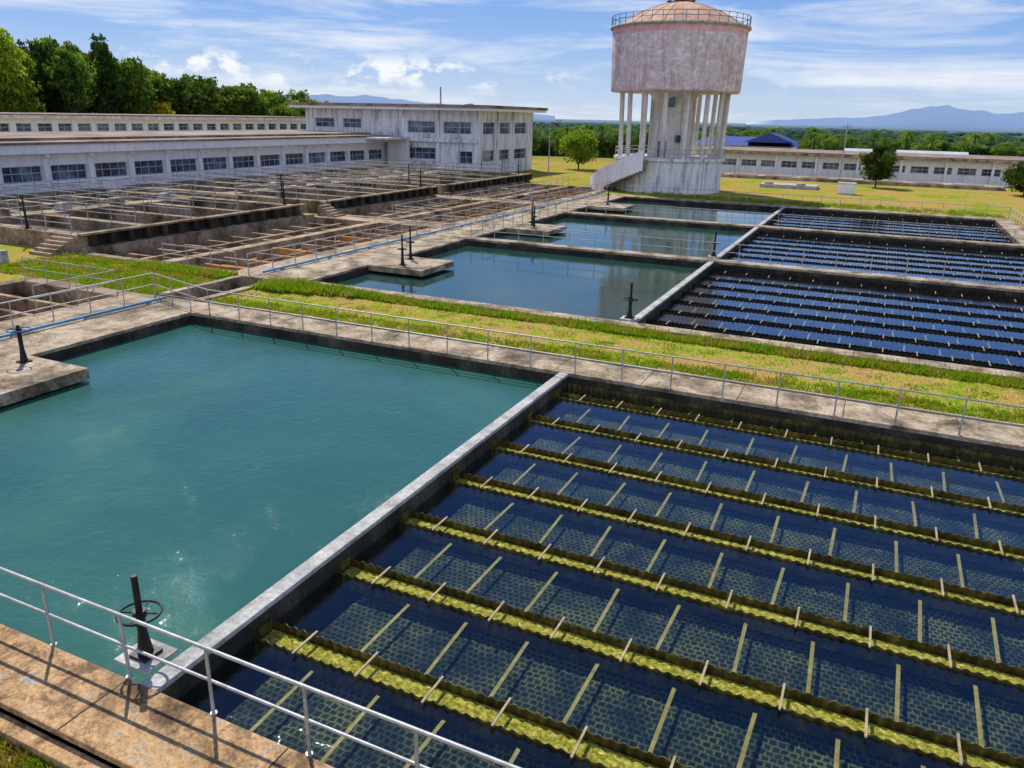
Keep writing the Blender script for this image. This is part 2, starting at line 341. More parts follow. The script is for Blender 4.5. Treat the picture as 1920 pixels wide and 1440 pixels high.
def basin(y0,y1,walls,platform,bi):
    root=empty('settling_basin')
    w=MB()
    for b in walls: w.box(*b[:6],b[6])
    w.obj('walkways',root,bevel=.02)
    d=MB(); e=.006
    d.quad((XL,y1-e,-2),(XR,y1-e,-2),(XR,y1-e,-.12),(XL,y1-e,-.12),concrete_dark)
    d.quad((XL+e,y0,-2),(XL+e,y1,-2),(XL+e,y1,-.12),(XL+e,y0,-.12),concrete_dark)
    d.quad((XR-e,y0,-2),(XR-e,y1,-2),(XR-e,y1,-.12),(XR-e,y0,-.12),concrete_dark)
    d.obj('wall_shade_sheets',root)  # dark sheets that paint shade onto the inner basin walls
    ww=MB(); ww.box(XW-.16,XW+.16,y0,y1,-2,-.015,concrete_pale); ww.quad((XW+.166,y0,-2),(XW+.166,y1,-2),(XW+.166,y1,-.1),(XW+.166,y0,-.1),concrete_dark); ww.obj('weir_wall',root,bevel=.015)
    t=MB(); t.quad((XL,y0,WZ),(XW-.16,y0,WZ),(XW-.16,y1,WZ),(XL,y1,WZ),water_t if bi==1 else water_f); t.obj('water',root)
    s=MB(); ys_=[y0]+[v for l in LY for v in (y0+l-TW,y0+l+TW)]+[y1]
    for a,b in zip(ys_[::2],ys_[1::2]): s.quad((XW+.16,a,WZ),(XR,a,WZ),(XR,b,WZ),(XW+.16,b,WZ),water_c)
    s.obj('clear_water',root)
    p=MB(); p.quad((XW+.75,y0,-.80),(XR,y0,-.80),(XR,y1,-.80),(XW+.75,y1,-.80),settlermat)
    k=0
    for a,b in zip(ys_[::2],ys_[1::2]):
        x=XW+1.5+(.42 if k%2 else 0)
        while x<XR-.2:
            j=random.uniform(-.06,.06); tt=random.uniform(-.03,.03)
            p.poly([(x+j-.032-tt,a+.1,-.56),(x+j+.032-tt,a+.1,-.56),(x+j+.032+tt,b-.1,-.56),(x+j-.032+tt,b-.1,-.56)],[(0,1,2,3)],strut); x+=1.22
        k+=1
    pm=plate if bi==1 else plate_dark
    for yy in (y0+.05,y1-.06):
        n=int((XR-XW)/.19*6); top=[];bot=[]
        for i in range(n+1):
            x=XW+.2+(XR-XW-.2)*i/n; ph=2*math.pi*x/.19
            top.append((x,yy+.02*math.sin(ph),-.33+.035*abs(math.sin(ph/2)))); bot.append((x,yy+.02*math.sin(ph),-.7))
        p.poly(top+bot,[(i,i+1,n+2+i,n+1+i) for i in range(n)],pm)
    p.obj('tube_settler_panels',root)
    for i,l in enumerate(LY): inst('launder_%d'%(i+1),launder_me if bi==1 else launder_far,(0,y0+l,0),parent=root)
    pl=MB()
    for b in platform: pl.box(*b[:6],concrete_dark if b[5]<-.1 else concrete)
    if platform: pl.obj('valve_platform',root,bevel=.02)
    return root
basin(6.2,22.9,[(-29.3,11.3,5.05,6.2,-2,0,concrete_walk),(-29.3,11.3,4.8,5.046,-.6,-.16,concrete_walk),(-29.3,11.3,22.9,24.5,-2,0,concrete),(-29.3,XL,6.2,22.9,-2,0,concrete),(XR,11.3,6.2,22.9,-2,0,concrete),
   (-29.3,11.3,24.5,24.78,-2,-.3,concrete_dark),(-29.3,11.3,24.78,24.9,-2,-.03,concrete)],
   [(XL,-22.4,10.8,15.9,-.38,.004),(-25.2,-22.55,11.2,11.5,-2,-.381),(-25.2,-22.55,15.3,15.6,-2,-.381)],1)
basin(30.5,47.2,[(-26.6,11.3,29.7,30.5,-2,.02,concrete),(-29.3,-25.3,30.5,47.2,-2,0,concrete),(XR,11.3,30.5,47.2,-2,0,concrete),(-29.3,-26.6,29.7,30.5,-2,.02,concrete)],
   [(-25.3,-21.8,35.6,39.2,-.32,.004)],2)
basin(48.2,65.6,[(-29.3,11.3,47.2,48.2,-2,.02,concrete),(-29.3,-25.3,48.2,65.6,-2,0,concrete),(XR,11.3,48.2,65.6,-2,0,concrete)],
   [(-25.3,-21.8,53.5,57.2,-.32,.004)],3)
basin(66.6,83.7,[(-29.3,11.3,65.6,66.6,-2,.02,concrete),(-29.3,-25.3,66.6,83.7,-2,0,concrete),(XR,11.3,66.6,83.7,-2,0,concrete),(-29.3,11.3,83.7,85.2,-2,.02,concrete)],
   [(-25.3,-21.8,72,75.5,-.32,.004)],4)
m=MB()
for x in np.arange(-27,11,3.0):
    m.quad((x,5.06,.0035),(x+.025,5.06,.0035),(x+.025,6.18,.0035),(x,6.18,.0035),concrete_dark); m.quad((x,22.93,.0035),(x+.025,22.93,.0035),(x+.025,24.48,.0035),(x,24.48,.0035),concrete_dark)
    m.quad((x,29.72,.0235),(x+.025,29.72,.0235),(x+.025,30.48,.0235),(x,30.48,.0235),concrete_dark)
m.obj('walkway_joints')
for y in (47.7,66.1,84.9): railing([(-25.2,y),(11,y)],mat=galvfar,sp=1.8)
railing([(11.1,30),(11.1,85)],mat=galvfar,sp=1.8)
railing([(-28.9,30.2),(-28.9,92)],mat=galvfar,sp=1.8,r=.03)
railing([(-25.5,50),(-25.5,64)],mat=galvfar,sp=1.8,r=.03)
m=MB(); m.tube((-27.9,7,.12),(-27.9,24,.12),.06,bluepipe); m.tube((-28.3,30.6,.12),(-28.3,86,.12),.06,bluepipe)
for y in list(range(8,24,3))+list(range(32,86,4)): m.box(-28.0 if y<25 else -28.4,-27.8 if y<25 else -28.2,y,y+.15,0,.07,concrete_pale)
m.obj('water_pipe')
def valve(x,y,z=0,h=1.45,wheelz=.80,R=.31,wm=blackmetal,pad=True):
    m=MB()
    if pad: m.box(x-.34,x+.34,y-.3,y+.3,z,z+.05,concrete_pale)
    b=z+.05 if pad else z
    m.box(x-.17,x+.17,y-.17,y+.17,b,b+.05,blackmetal)
    m.tube((x,y,b+.05),(x,y,z+.42),.12,blackmetal,12,r2=.075); m.tube((x,y,z+.42),(x,y,z+wheelz-.05),.07,blackmetal,12)
    m.tube((x,y,z+wheelz-.05),(x,y,z+h),.05,blackmetal,12)
    m.tube((x,y,z+wheelz-.06),(x,y,z+wheelz+.05),.1,blackmetal,12)
    m.torus((x,y,z+wheelz),R,.022,wm)
    for k in range(4):
        t=k*math.pi/4*2+.4; m.tube((x,y,z+wheelz),(x+R*math.cos(t),y+R*math.sin(t),z+wheelz),.014,wm,6)
    m.obj('valve_handwheel_stand')
valve(-9.15,6.66,0); valve(-8.8,31.0,0,1.55,.85)
valve(-24.75,15.35,0,1.25,1.1,.34,bluepaint,False)
valve(-24.2,38.3,0,1.9,1.0,.25,pad=False); valve(-23.6,36.5,0,1.7,.9,.25,pad=False)
valve(-24.2,56,0,1.9,1.0,.25,pad=False); valve(-23.4,54.5,0,1.7,.9,.25,pad=False); valve(-24,74,0,1.8,1,.25,pad=False); valve(-8.8,48.9,0,1.55,.85)
# ------------------------------------------------------------ left works
root=empty('flocculation_channels')
m=MB(); CB=concrete_brown
for (y0,y1) in ((30.0,51.5),(53.0,71.0),(72.5,93.0)):
    m.box(-42,-29.3,y0,y0+.6,-2,-.02,CB); m.box(-42,-29.3,y1-.6,y1,-2,-.02,CB)
    m.box(-30.2,-29.3,y0+.6,y1-.6,-2,-.01,CB); m.box(-35.7,-34.9,y0+.6,y1-.6,-2,-.01,CB); m.box(-42,-41.2,y0+.6,y1-.6,-2,.2,CB)
    m.box(-38.6,-38.3,y0+.6,y1-.6,-2,-.3,CB)
    m.box(-34.9,-30.2,y0+.6,y1-.6,-2,-.62,sediment); m.box(-41.2,-38.6,y0+.6,y1-.6,-2,-1.3,pitdark); m.box(-38.3,-35.7,y0+.6,y1-.6,-2,-.8,sediment)
    y=y0+2.2; k=0
    while y<y1-1.2:
        a,b=(-34.9,-31.0) if k%2 else (-34.1,-30.2)
        m.box(a,b,y,y+.22,-1.1,-.25,sediment if k%3==0 else CB)
        m.box(-41.2,-38.6,y+.5,y+.75,-1.3,-.35,CB); m.box(-38.3,-36.2,y+.9,y+1.1,-1,-.4,CB)
        y+=2.1; k+=1
m.box(-42,-29.3,51.5,53,-2,-.05,CB); m.box(-42,-29.3,71,72.5,-2,-.05,CB)
m.obj('channel_walls',root)
for (y0,y1) in ((30.0,51.5),(53.0,71.0),(72.5,93.0)):
    if y0>50: railing([(-35.3,y0+.3),(-35.3,y1-.3)],mat=galvfar,sp=2.0,r=.03)
    railing([(-35,y0+.3),(-29.8,y0+.3)],mat=galvfar,sp=2.0,r=.03)
root=empty('filter_beds')
m=MB()
ZF=.9
for gi,(y0,y1) in enumerate(((30.5,50.5),(53.5,71.5),(74,96))):
    m.box(-66.2,-42,y0,y0+.9,-.6,ZF,CB); m.box(-66.2,-42,y1-.9,y1,-.6,ZF,CB)
    m.box(-42.9,-42,y0+.9,y1-.9,-.6,ZF,concrete_dark); m.box(-66.2,-64.4,y0+.9,y1-.9,-.6,ZF,CB)
    m.box(-54.5,-52.8,y0+.9,y1-.9,-.6,ZF,CB)
    n=4; st=(y1-y0-1.8)/n
    for i in range(1,n):
        y=y0+.9+st*i
        m.box(-64.4,-54.5,y-.3,y+.3,-.6,ZF-.05,CB); m.box(-52.8,-42.9,y-.3,y+.3,-.6,ZF-.05,CB)
    m.box(-64.4,-54.5,y0+.9,y1-.9,-.6,.0,pitdark); m.box(-52.8,-42.9,y0+.9,y1-.9,-.6,.0,pitdark)
    m.box(-42.05,-41.6,y0,y1,ZF+.003,ZF+.12,CB)
    y=y0+.6
    while y<y1: m.box(-41.98,-41.55,y,y+.3,.2,ZF,concrete_dark); y+=1.3
    for i in range(n):
        y=y0+.9+st*(i+.5)
        m.box(-64,-55,y-.25,y+.25,.2,.45,concrete_dark); m.box(-52.4,-43.4,y-.25,y+.25,.2,.45,concrete_dark)
    for i in range(n):
        y=y0+.9+st*(i+.5); m.box(-54.1,-53.3,y-.4,y+.4,ZF,ZF+.5,concrete_pale if i%2 else CB)
for k in range(5): m.box(-41.6+.35*k,-41.6+.35*(k+1),51.8,53.2,-.6,.75-.17*k,CB)
for k in range(5): m.box(-44,-42.2,30.5-.35*(k+1),30.5-.35*k,-.6,.75-.17*k,CB)
m.obj('filter_walls',root)
for gi,(y0,y1) in enumerate(((30.5,50.5),(53.5,71.5),(74,96))):
    n=4; st=(y1-y0-1.8)/n
    for i in range(0,n+1):
        y=y0+.9+st*i
        railing([(-64,y-.2),(-55,y-.2)],mat=galvfar,sp=2.2,z=ZF-.05,r=.032); railing([(-52.4,y-.2),(-43.4,y-.2)],mat=galvfar,sp=2.2,z=ZF-.05,r=.032)
    railing([(-52.9,y0+1),(-52.9,y1-1)],mat=galvfar,sp=2.2,z=ZF,r=.032)
    railing([(-64.5,y0+.5),(-64.5,y1-.5)],mat=galvfar,sp=2.2,z=ZF,r=.032)
    valve(-47,y0+.4,ZF,2.0,1.1,.25,pad=False); valve(-43.5,y1-.4,ZF,1.8,1.0,.25,pad=False)
m=MB()
m.box(-37.5,-29.3,14,14.7,-2,0,CB); m.box(-37.5,-29.3,23.5,24.4,-2,0,CB); m.box(-37.5,-36.8,14.7,23.5,-2,0,CB); m.box(-30.4,-29.3,14.7,23.5,-2,0,CB)
m.box(-36.8,-30.4,14.7,23.5,-2,-1.0,sediment)
for y in (16.5,18.3,20.1,21.9): m.box(-36.8,-30.4,y,y+.25,-1,-.3,CB)
m.obj('inlet_chamber')
railing([(-37.2,23.9),(-30.8,23.9),(-30.8,20)],mat=galvfar,sp=1.7)
m=MB(); m.box(-29.3,-28.9,24.9,29.7,-2,.0,concrete); m.box(-27,-26.6,24.9,29.7,-2,0,concrete); m.box(-28.9,-27,24.9,29.7,-2,-1.2,pitdark); m.obj('drain_channel')
m=MB(); m.box(-60,-42.5,26.2,26.6,-.3,.55,concrete_pale); m.obj('low_wall')
# ------------------------------------------------------------ buildings
def facade(m,O,U,Nn,L,Ht,ops,wall,depth=.22,mull=2):
    O=Vector(O);U=Vector(U);Nn=Vector(Nn);Z=Vector((0,0,1))
    us=sorted({0,L}|{o[0] for o in ops}|{o[1] for o in ops}); vs=sorted({0,Ht}|{o[2] for o in ops}|{o[3] for o in ops})
    P=lambda u,v,d=0: O+U*u+Z*v-Nn*d
    for a,b in zip(us[:-1],us[1:]):
        for c,d in zip(vs[:-1],vs[1:]):
            if any(o[0]<=(a+b)/2<=o[1] and o[2]<=(c+d)/2<=o[3] for o in ops): continue
            m.quad(P(a,c),P(b,c),P(b,d),P(a,d),wall)
    for o in ops:
        a,b,c,d=o[:4]
        m.quad(P(a,c),P(b,c),P(b,c,depth),P(a,c,depth),wall); m.quad(P(a,d),P(b,d),P(b,d,depth),P(a,d,depth),wall)
        m.quad(P(a,c),P(a,d),P(a,d,depth),P(a,c,depth),wall); m.quad(P(b,c),P(b,d),P(b,d,depth),P(b,c,depth),wall)
        m.quad(P(a,c,depth),P(b,c,depth),P(b,d,depth),P(a,d,depth),glass)
        k=o[4] if len(o)>4 else mull
        for i in range(k+1):
            u=a+(b-a)*i/max(k,1); u=min(max(u,a+.04),b-.04)
            q=[P(u-.03,c,depth-.05),P(u+.03,c,depth-.05),P(u+.03,d,depth-.05),P(u-.03,d,depth-.05)]
            m.quad(*q,frame)
        for v in (c+.04,d-.04,c+(d-c)*.55):
            m.quad(P(a,v-.03,depth-.045),P(b,v-.03,depth-.045),P(b,v+.03,depth-.045),P(a,v+.03,depth-.045),frame)
g=empty('filter_gallery'); m=MB()
ops=[]; y=24.8
while y<96: ops.append((y-20+.35,y-20+3.95,2.2,3.55,4)); y+=4.4
ops=[o for o in ops if o[1]<79.5]
facade(m,(-67,20,-.5),(0,1,0),(1,0,0),79.8,4.6,ops,whiteclean,.3)
m.quad((-67,20,-.5),(-84,20,-.5),(-84,20,4.1),(-67,20,4.1),whiteclean); m.quad((-84,20,-.5),(-84,99.8,-.5),(-84,99.8,4.1),(-84,20,4.1),whiteclean)
y=24.4
while y<99: m.box(-66.997,-66.75,y-.02,y+.42,-.5,4.1,whiteclean); m.box(-66.74,-66.4,y-.02,y+.42,3.75,4.1,whiteclean); y+=4.4
m.box(-66.99,-66.85,20,99.8,1.5,1.62,whiteclean)
m.obj('walls',g)
m=MB(); m.box(-84.5,-66.0,19.5,99.9,4.1,4.85,whiteclean); m.box(-84.7,-65.85,19.3,99.95,4.851,5.05,rooftop); m.box(-83,-69,21,99,5.051,5.3,rooftop)
m.box(-68,-62.5,93.5,99.85,4.6,4.84,whitewall); m.box(-66,-62.8,99.0,99.8,-.1,4.6,whiteclean)
m.obj('roof',g)
g=empty('rear_filter_gallery'); m=MB()
ops=[]; y=1.0
while y<98: ops.append((y,y+2.2,4.9,6.0,2)); y+=3.1
facade(m,(-108,40,-.3),(0,1,0),(1,0,0),100,6.6,ops,whiteclean,.3)
m.box(-126,-108.31,40,140,-.3,6.2,whitewall); m.obj('walls',g)
m=MB(); m.box(-126.5,-107.2,39.5,140.5,6.305,6.75,tankmat); m.box(-126.3,-107.4,39.7,140.3,6.751,6.95,rooftop); m.obj('roof',g)
g=empty('control_building'); m=MB()
X0,X1,Y0,Y1,HT=-81.5,-51.6,100,118.5,8.6
ops=[]
for a,b,k in ((1.8,5.4,3),(7,10.2,3)): ops.append((a,b,6.0,7.3,k))
for a,b,k in ((18.3,22.8,4),(24.2,28.6,4)): ops.append((a,b,5.6,7.2,k))
ops+=[(18.3,22.8,2.0,3.6,4),(26.6,28.8,1.6,3.3,2),(15.2,16.6,.1,2.5,1),(10,13,1.3,3.0,3)]
facade(m,(X0,Y0,-.1),(1,0,0),(0,-1,0),X1-X0,HT+.1,ops,whitewall,.3)
ops=[(1.2,5,5.6,7.2,3),(6,10,5.6,7.2,3),(11.5,16,5.6,7.2,3),(1.2,5,1.9,3.4,3),(6,10,1.9,3.4,3),(11.5,16,1.9,3.4,3)]
facade(m,(X1,Y0,-.1),(0,1,0),(1,0,0),Y1-Y0,HT+.1,ops,whitewall,.3)
m.quad((X0,Y0,-.1),(X0,Y1,-.1),(X0,Y1,HT),(X0,Y0,HT),whitewall); m.quad((X0,Y1,-.1),(X1,Y1,-.1),(X1,Y1,HT),(X0,Y1,HT),whitewall)
for x in (-65.2,-58.3): m.box(x,x+.45,Y0-.35,Y0-.004,-.1,HT-.02,whitewall)
m.box(-63.6,-51.8,Y0-.5,Y0-.36,4.35,4.8,whitewall); m.box(-63.4,-59,Y0-.5,Y0-.01,1.3,1.75,whitewall)
for y in (105.4,110.6): m.box(X1+.004,X1+.3,y,y+.4,-.1,HT-.02,whitewall)
for x in (-68.6,-66.6,-60.5,-55.5): m.box(x,x+.9,Y0-.45,Y0-.02,4.9,5.5,frame)
m.obj('walls',g)
m=MB(); m.box(-83,-50,98.3,120,HT,HT+.35,whiteclean); m.box(-83.2,-49.8,98.1,120.2,HT+.351,HT+.75,rooftop); m.tube((-60,104,HT+.7),(-60,104,HT+3.2),.12,galvfar); m.obj('roof',g)
g=empty('long_filter_building'); m=MB()
ops=[]; x=1.5
while x<66: ops.append((x,x+2.4,1.5,2.5,3)); x+=3.1
facade(m,(-29,134,-.3),(1,0,0),(0,-1,0),70,3.4,ops,whiteclean,.3)
m.box(-29,41,134.31,150,-.3,3.0,whiteclean); m.obj('walls',g)
m=MB(); m.box(-30,42,133,151,3.1,3.45,concrete); m.box(-29.5,41.5,133.5,150.5,3.451,3.6,rooftop)
for x in range(-28,40,6): m.box(x,x+.35,133.6,133.99,-.3,3.1,whiteclean)
m.obj('roof',g)
m=MB(); m.box(-27,15,124,129,-.2,.35,concrete); 
for x in range(-26,14,5): m.box(x,x+3.6,124.5,128.5,.351,.42,rooftop)
m.obj('concrete_tank_roof')
g=empty('blue_roof_building'); m=MB()
facade(m,(-36,168,-2),(1,0,0),(0,-1,0),18.5,5.4,[(2+4*i,4.5+4*i,3.4,4.8,2) for i in range(4)],whiteclean)
m.box(-36,-17.5,168.31,180,-2,3.3,whiteclean); m.obj('walls',g)
m=MB(); m.poly([(-38,166,3.4),(-17,166,3.4),(-17,182,3.4),(-38,182,3.4),(-34,174,5.0),(-19,174,5.0)],[(0,1,5,4),(1,2,5),(2,3,4,5),(3,0,4),(0,3,2,1)],blueroof)
m.poly([(-26,164,4.2),(-16.5,164,4.2),(-16.5,172,4.2),(-26,172,4.2),(-21.2,164,6.0),(-21.2,172,6.0)],[(0,1,4),(1,2,5,4),(2,3,5),(3,0,4,5)],blueroof); m.obj('roof',g)
g=empty('warehouse'); m=MB(); m.box(-7,13,170,184,-3,1.5,whiteclean); m.obj('walls',g)
m=MB(); m.poly([(-8,169,1.5),(14,169,1.5),(14,185,1.5),(-8,185,1.5),(-8,177,3.3),(14,177,3.3)],[(0,1,5,4),(1,2,5),(2,3,4,5),(3,0,4)],paleroof); m.obj('roof',g)
# ------------------------------------------------------------ water tower
g=empty('water_tower'); C=(-23.9,96.5,0); m=MB()
m.lathe(C,[(6.4,-.3),(6.4,3.5),(6.7,3.5),(6.7,3.8),(0,3.8)],whitewall,16,smooth=False)
m.obj('base',g)
m=MB(); m.lathe(C,[(2.35,3.8),(2.35,10.0),(3.1,11.0)],shaftmat,12,smooth=False)
for k in range(6):
    t=k*math.pi/3+.3; x,y=C[0]+2.4*math.cos(t),C[1]+2.4*math.sin(t); m.tube((x,y,3.8),(x,y,11),.3,shaftmat,6)
for (t,z0,z1,w) in ((-1.42,9.4,10.6,.38),(-1.72,3.81,5.6,.45),(-1.0,5.5,6.3,.3)):
    x,y=C[0]+2.5*math.cos(t),C[1]+2.5*math.sin(t); m.box(x-w,x+w,y-.12,y+.1,z0,z1,glass)
m.obj('shaft',g)
m=MB()
for k in range(16):
    t=2*math.pi*k/16+.1; x,y=math.cos(t),math.sin(t)
    m.tube((C[0]+6.0*x,C[1]+6.0*y,3.8),(C[0]+6.2*x,C[1]+6.2*y,11.0),.27,shaftmat,10)
m.obj('columns',g)
m=MB(); m.lathe(C,[(0,11),(7.4,11),(7.5,11.3),(7.65,17.0)],tankmat,64); m.lathe(C,[(7.652,17.0),(7.70,17.75)],pinkmat,64); m.lathe(C,[(7.70,17.75),(7.95,17.75),(7.95,17.98),(7.2,17.98)],concrete_pale,64)
m.obj('tank',g)
m=MB()
pr=[(7.4*(1-i/10),18.0+2.7*(1-(1-i/10)**1.8)) for i in range(11)]
m.lathe(C,pr,domemat,48)
for k in range(24):
    t=2*math.pi*k/24
    for (r0,z0),(r1,z1) in zip(pr[:-1],pr[1:]): m.tube((C[0]+r0*math.cos(t),C[1]+r0*math.sin(t),z0+.01),(C[0]+r1*math.cos(t),C[1]+r1*math.sin(t),z1+.01),.05,domemat,4,cap=False)
m.obj('dome',g)
m=MB(); m.lathe((C[0],C[1],20.4),[(.9,0),(.9,.35),(1.1,.35),(.15,.9),(0,.9)],redpaint,12); m.tube((C[0],C[1],21),(C[0],C[1],22.4),.05,redpaint)
m.lathe((C[0]-1.3,C[1]-.6,20.2),[(.25,0),(.25,.5),(.4,.5),(.0,.75)],redpaint,10); m.lathe((C[0]+1.3,C[1]-.4,20.2),[(.25,0),(.25,.5),(.4,.5),(.0,.75)],redpaint,10); m.obj('cupola',g)
def ringrail(R,z,h,mat,name,n=40,a0=0,a1=2*math.pi):
    m=MB(); P=[(C[0]+R*math.cos(a0+(a1-a0)*i/n),C[1]+R*math.sin(a0+(a1-a0)*i/n)) for i in range(n+1)]
    for i,(p,q) in enumerate(zip(P[:-1],P[1:])):
        m.tube((*p,z),(*p,z+h),.035,mat,6)
        for k in (h,h*.55): m.tube((*p,z+k),(*q,z+k),.035,mat,6)
    m.obj(name,g)
ringrail(7.8,17.98,1.05,bluepaint,'roof_railing'); ringrail(6.5,3.8,1.0,galvfar,'base_railing',28)
m=MB(); n=22; a0,a1=math.radians(262),math.radians(200)
for i in range(n):
    t0=a0+(a1-a0)*(1-i/n); t1=a0+(a1-a0)*(1-(i+1)/n); z=.17+3.6*i/n
    P_=lambda r,t,zz:(C[0]+r*math.cos(t),C[1]+r*math.sin(t),zz)
    r1=7.6+1.6*(1-i/n)
    zl=max(-.3,z-1.1)
    vs=[P_(6.42,t0,zl),P_(r1,t0,zl),P_(r1,t1,zl),P_(6.42,t1,zl),P_(6.42,t0,z),P_(r1,t0,z),P_(r1,t1,z),P_(6.42,t1,z)]
    m.poly(vs,[(0,3,2,1),(4,5,6,7),(0,1,5,4),(1,2,6,5),(2,3,7,6),(3,0,4,7)],concrete)
    z2=z+.95; zb=-.3 if i<9 else zl-.1; r2=r1-1.6/n
    vs=[P_(r1,t0,zb),P_(r1+.18,t0,zb),P_(r2+.18,t1,zb),P_(r2,t1,zb),P_(r1,t0,z2),P_(r1+.18,t0,z2),P_(r2+.18,t1,z2+.16),P_(r2,t1,z2+.16)]
    m.poly(vs,[(0,3,2,1),(4,5,6,7),(0,1,5,4),(1,2,6,5),(2,3,7,6),(3,0,4,7)],whiteclean)
m.obj('stair',g)
m=MB(); m.box(-14.5,-7.5,108,112,-.2,.35,concrete_pale); m.box(-14,-13,108.5,109.5,.351,.6,concrete_pale); m.box(-10,-9,108.5,109.5,.351,.6,concrete_pale); m.obj('chamber_slab')
m=MB(); m.box(-4.8,-2.9,104,105,-.1,1.15,whiteclean); m.box(-4.9,-2.8,103.9,105.1,1.151,1.25,paleroof); m.box(-4.95,-2.75,103.9,105.1,-.15,-.02,concrete); m.obj('utility_cabinet',bevel=.02)
def lamp(x,y,h,arm):
    m=MB(); z=zg(x,y); m.tube((x,y,z),(x,y,h-.6),.09,galv,8,r2=.06)
    p=Vector((x,y,h-.6))
    for i in range(6):
        t=(i+1)/6*math.pi/2; q=Vector((x+arm*(1-math.cos(t)),y,h-.6+.6*math.sin(t))); m.tube(p,q,.05,galv,8); p=q
    m.box(p.x-.05 if arm>0 else p.x-.6,p.x+.6 if arm>0 else p.x+.05,p.y-.12,p.y+.12,p.z-.08,p.z+.06,galvfar); m.obj('street_lamp')
lamp(-52.5,96,9.4,1.4); lamp(-46,112,7.6,1.2)
def pole(x,y,h):
    m=MB(); m.tube((x,y,-.3),(x,y,h),.12,galvfar,8,r2=.07); m.box(x-.7,x+.7,y-.05,y+.05,h-.5,h-.38,galvfar); m.obj('utility_pole')
pole(-6,131,8); pole(17,126,8.5)
# ------------------------------------------------------------ vegetation
def leafquads(centers,size,seed=0):
    r=np.random.default_rng(seed); n=len(centers)
    a=r.normal(size=(n,3)); a/=np.linalg.norm(a,axis=1)[:,None]
    b=r.normal(size=(n,3)); b-=(b*a).sum(1)[:,None]*a; b/=np.linalg.norm(b,axis=1)[:,None]
    s=size*r.uniform(.6,1.3,(n,1)); a*=s; b*=s*.6
    return np.stack([centers-a,centers-b*.9,centers+a,centers+b*.9],1).reshape(-1,3)
def tree_mesh(name,H,Rc,trunk,nclump=60,per=40,size=.3,seed=0,shape='round',leafm=leaf_mid):
    r=np.random.default_rng(seed); m=MB()
    base=H*trunk
    m.tube((0,0,-.6),(0,0,base+H*.15),H*.022,bark,7,r2=H*.014)
    cl=[]
    for i in range(nclump):
        if shape=='cone':
            t=r.uniform(0,1)**1.2; z=base+(H-base)*t; rr=Rc*(1-t*.8)*r.uniform(.4,1); a=r.uniform(0,6.28); p=np.array([rr*math.cos(a),rr*math.sin(a),z]); cs=Rc*.34
        else:
            d=r.normal(size=3); d/=np.linalg.norm(d); rad=r.uniform(.45,1)**.6
            p=d*rad*np.array([Rc,Rc,(H-base)/2])*.85+np.array([0,0,(H+base)/2]); cs=Rc*r.uniform(.18,.36)
            lump=.8+.25*math.sin(3*math.atan2(d[1],d[0])+seed)+.15*math.sin(5*d[2]+seed); p[:2]*=lump
        cl.append((p,cs))
        if i%max(1,nclump//14)==0: m.tube((0,0,base*.7+H*.1*r.uniform(0,1)),tuple(p),H*.008,bark,5,r2=H*.003,cap=False)
    pts=[]
    for p,cs in cl:
        q=r.normal(size=(per,3)); q/=np.linalg.norm(q,axis=1)[:,None]; q*=(r.uniform(.3,1,(per,1)))**.5*cs; q[:,2]*=.7
        pts.append(p+q)
    pts=np.concatenate(pts); v=leafquads(pts,size,seed=seed)
    n=len(pts); m.poly(v.tolist(),[(4*i,4*i+1,4*i+2,4*i+3) for i in range(n)],leafm)
    return m.mesh(name)
def palm_mesh(name,H,seed):
    r=random.Random(seed); m=MB(); m.tube((0,0,-.5),(.3,0,H),.22,bark,7,r2=.14)
    for k in range(16):
        a=k*2.4; up=r.uniform(-.2,.9); L=r.uniform(2.6,3.4); p=Vector((.3,0,H)); seg=7
        for i in range(seg):
            t=i/seg; d=Vector((math.cos(a),math.sin(a),up-1.9*t)).normalized(); q=p+d*L/seg
            side=d.cross(Vector((0,0,1))).normalized()
            for s in (-1,1):
                for u in (0,.33,.66):
                    o=p.lerp(q,u); tip=o+side*s*(.75-.5*abs(t-.4))+d*.25-Vector((0,0,.25)); m.poly([o,o+d*.13,tip],[(0,1,2)],leaf_mid)
            p=q
    return m.mesh(name)
T=[tree_mesh('tree_a',10,3.6,.2,64,40,.34,1,leafm=leaf_mid),tree_mesh('tree_b',10,4.2,.15,70,40,.34,2,leafm=leaf_dark),
   tree_mesh('tree_c',10,2.9,.08,64,40,.34,3,'cone',leafm=leaf_dark),tree_mesh('tree_d',10,4.0,.18,64,40,.34,4,leafm=leaf_mid),
   tree_mesh('tree_e',10,4.0,.18,64,40,.34,6,leafm=leaf_lime)]
PM=[palm_mesh('palm_a',8,1),palm_mesh('palm_b',9,2)]
inst('broadleaf_tree',tree_mesh('broadleaf_tree',7.0,3.8,.12,80,60,.22,11,leafm=leaf_lime),(-46,125,-.2))
inst('round_tree',tree_mesh('round_tree',5.6,2.7,.13,90,90,.16,12,leafm=leaf_dark),(-.8,118.5,-.1))
inst('round_tree',tree_mesh('round_tree_b',4.4,3.3,.08,90,90,.17,13,leafm=leaf_dark),(16.2,117,-.1))
inst('yellow_shrub',tree_mesh('yellow_shrub',4.5,2.6,.1,40,60,.25,14,leafm=leaf_yel),(-130,117,5.0))
R=random.Random(5)
root=empty('tree_line'); 
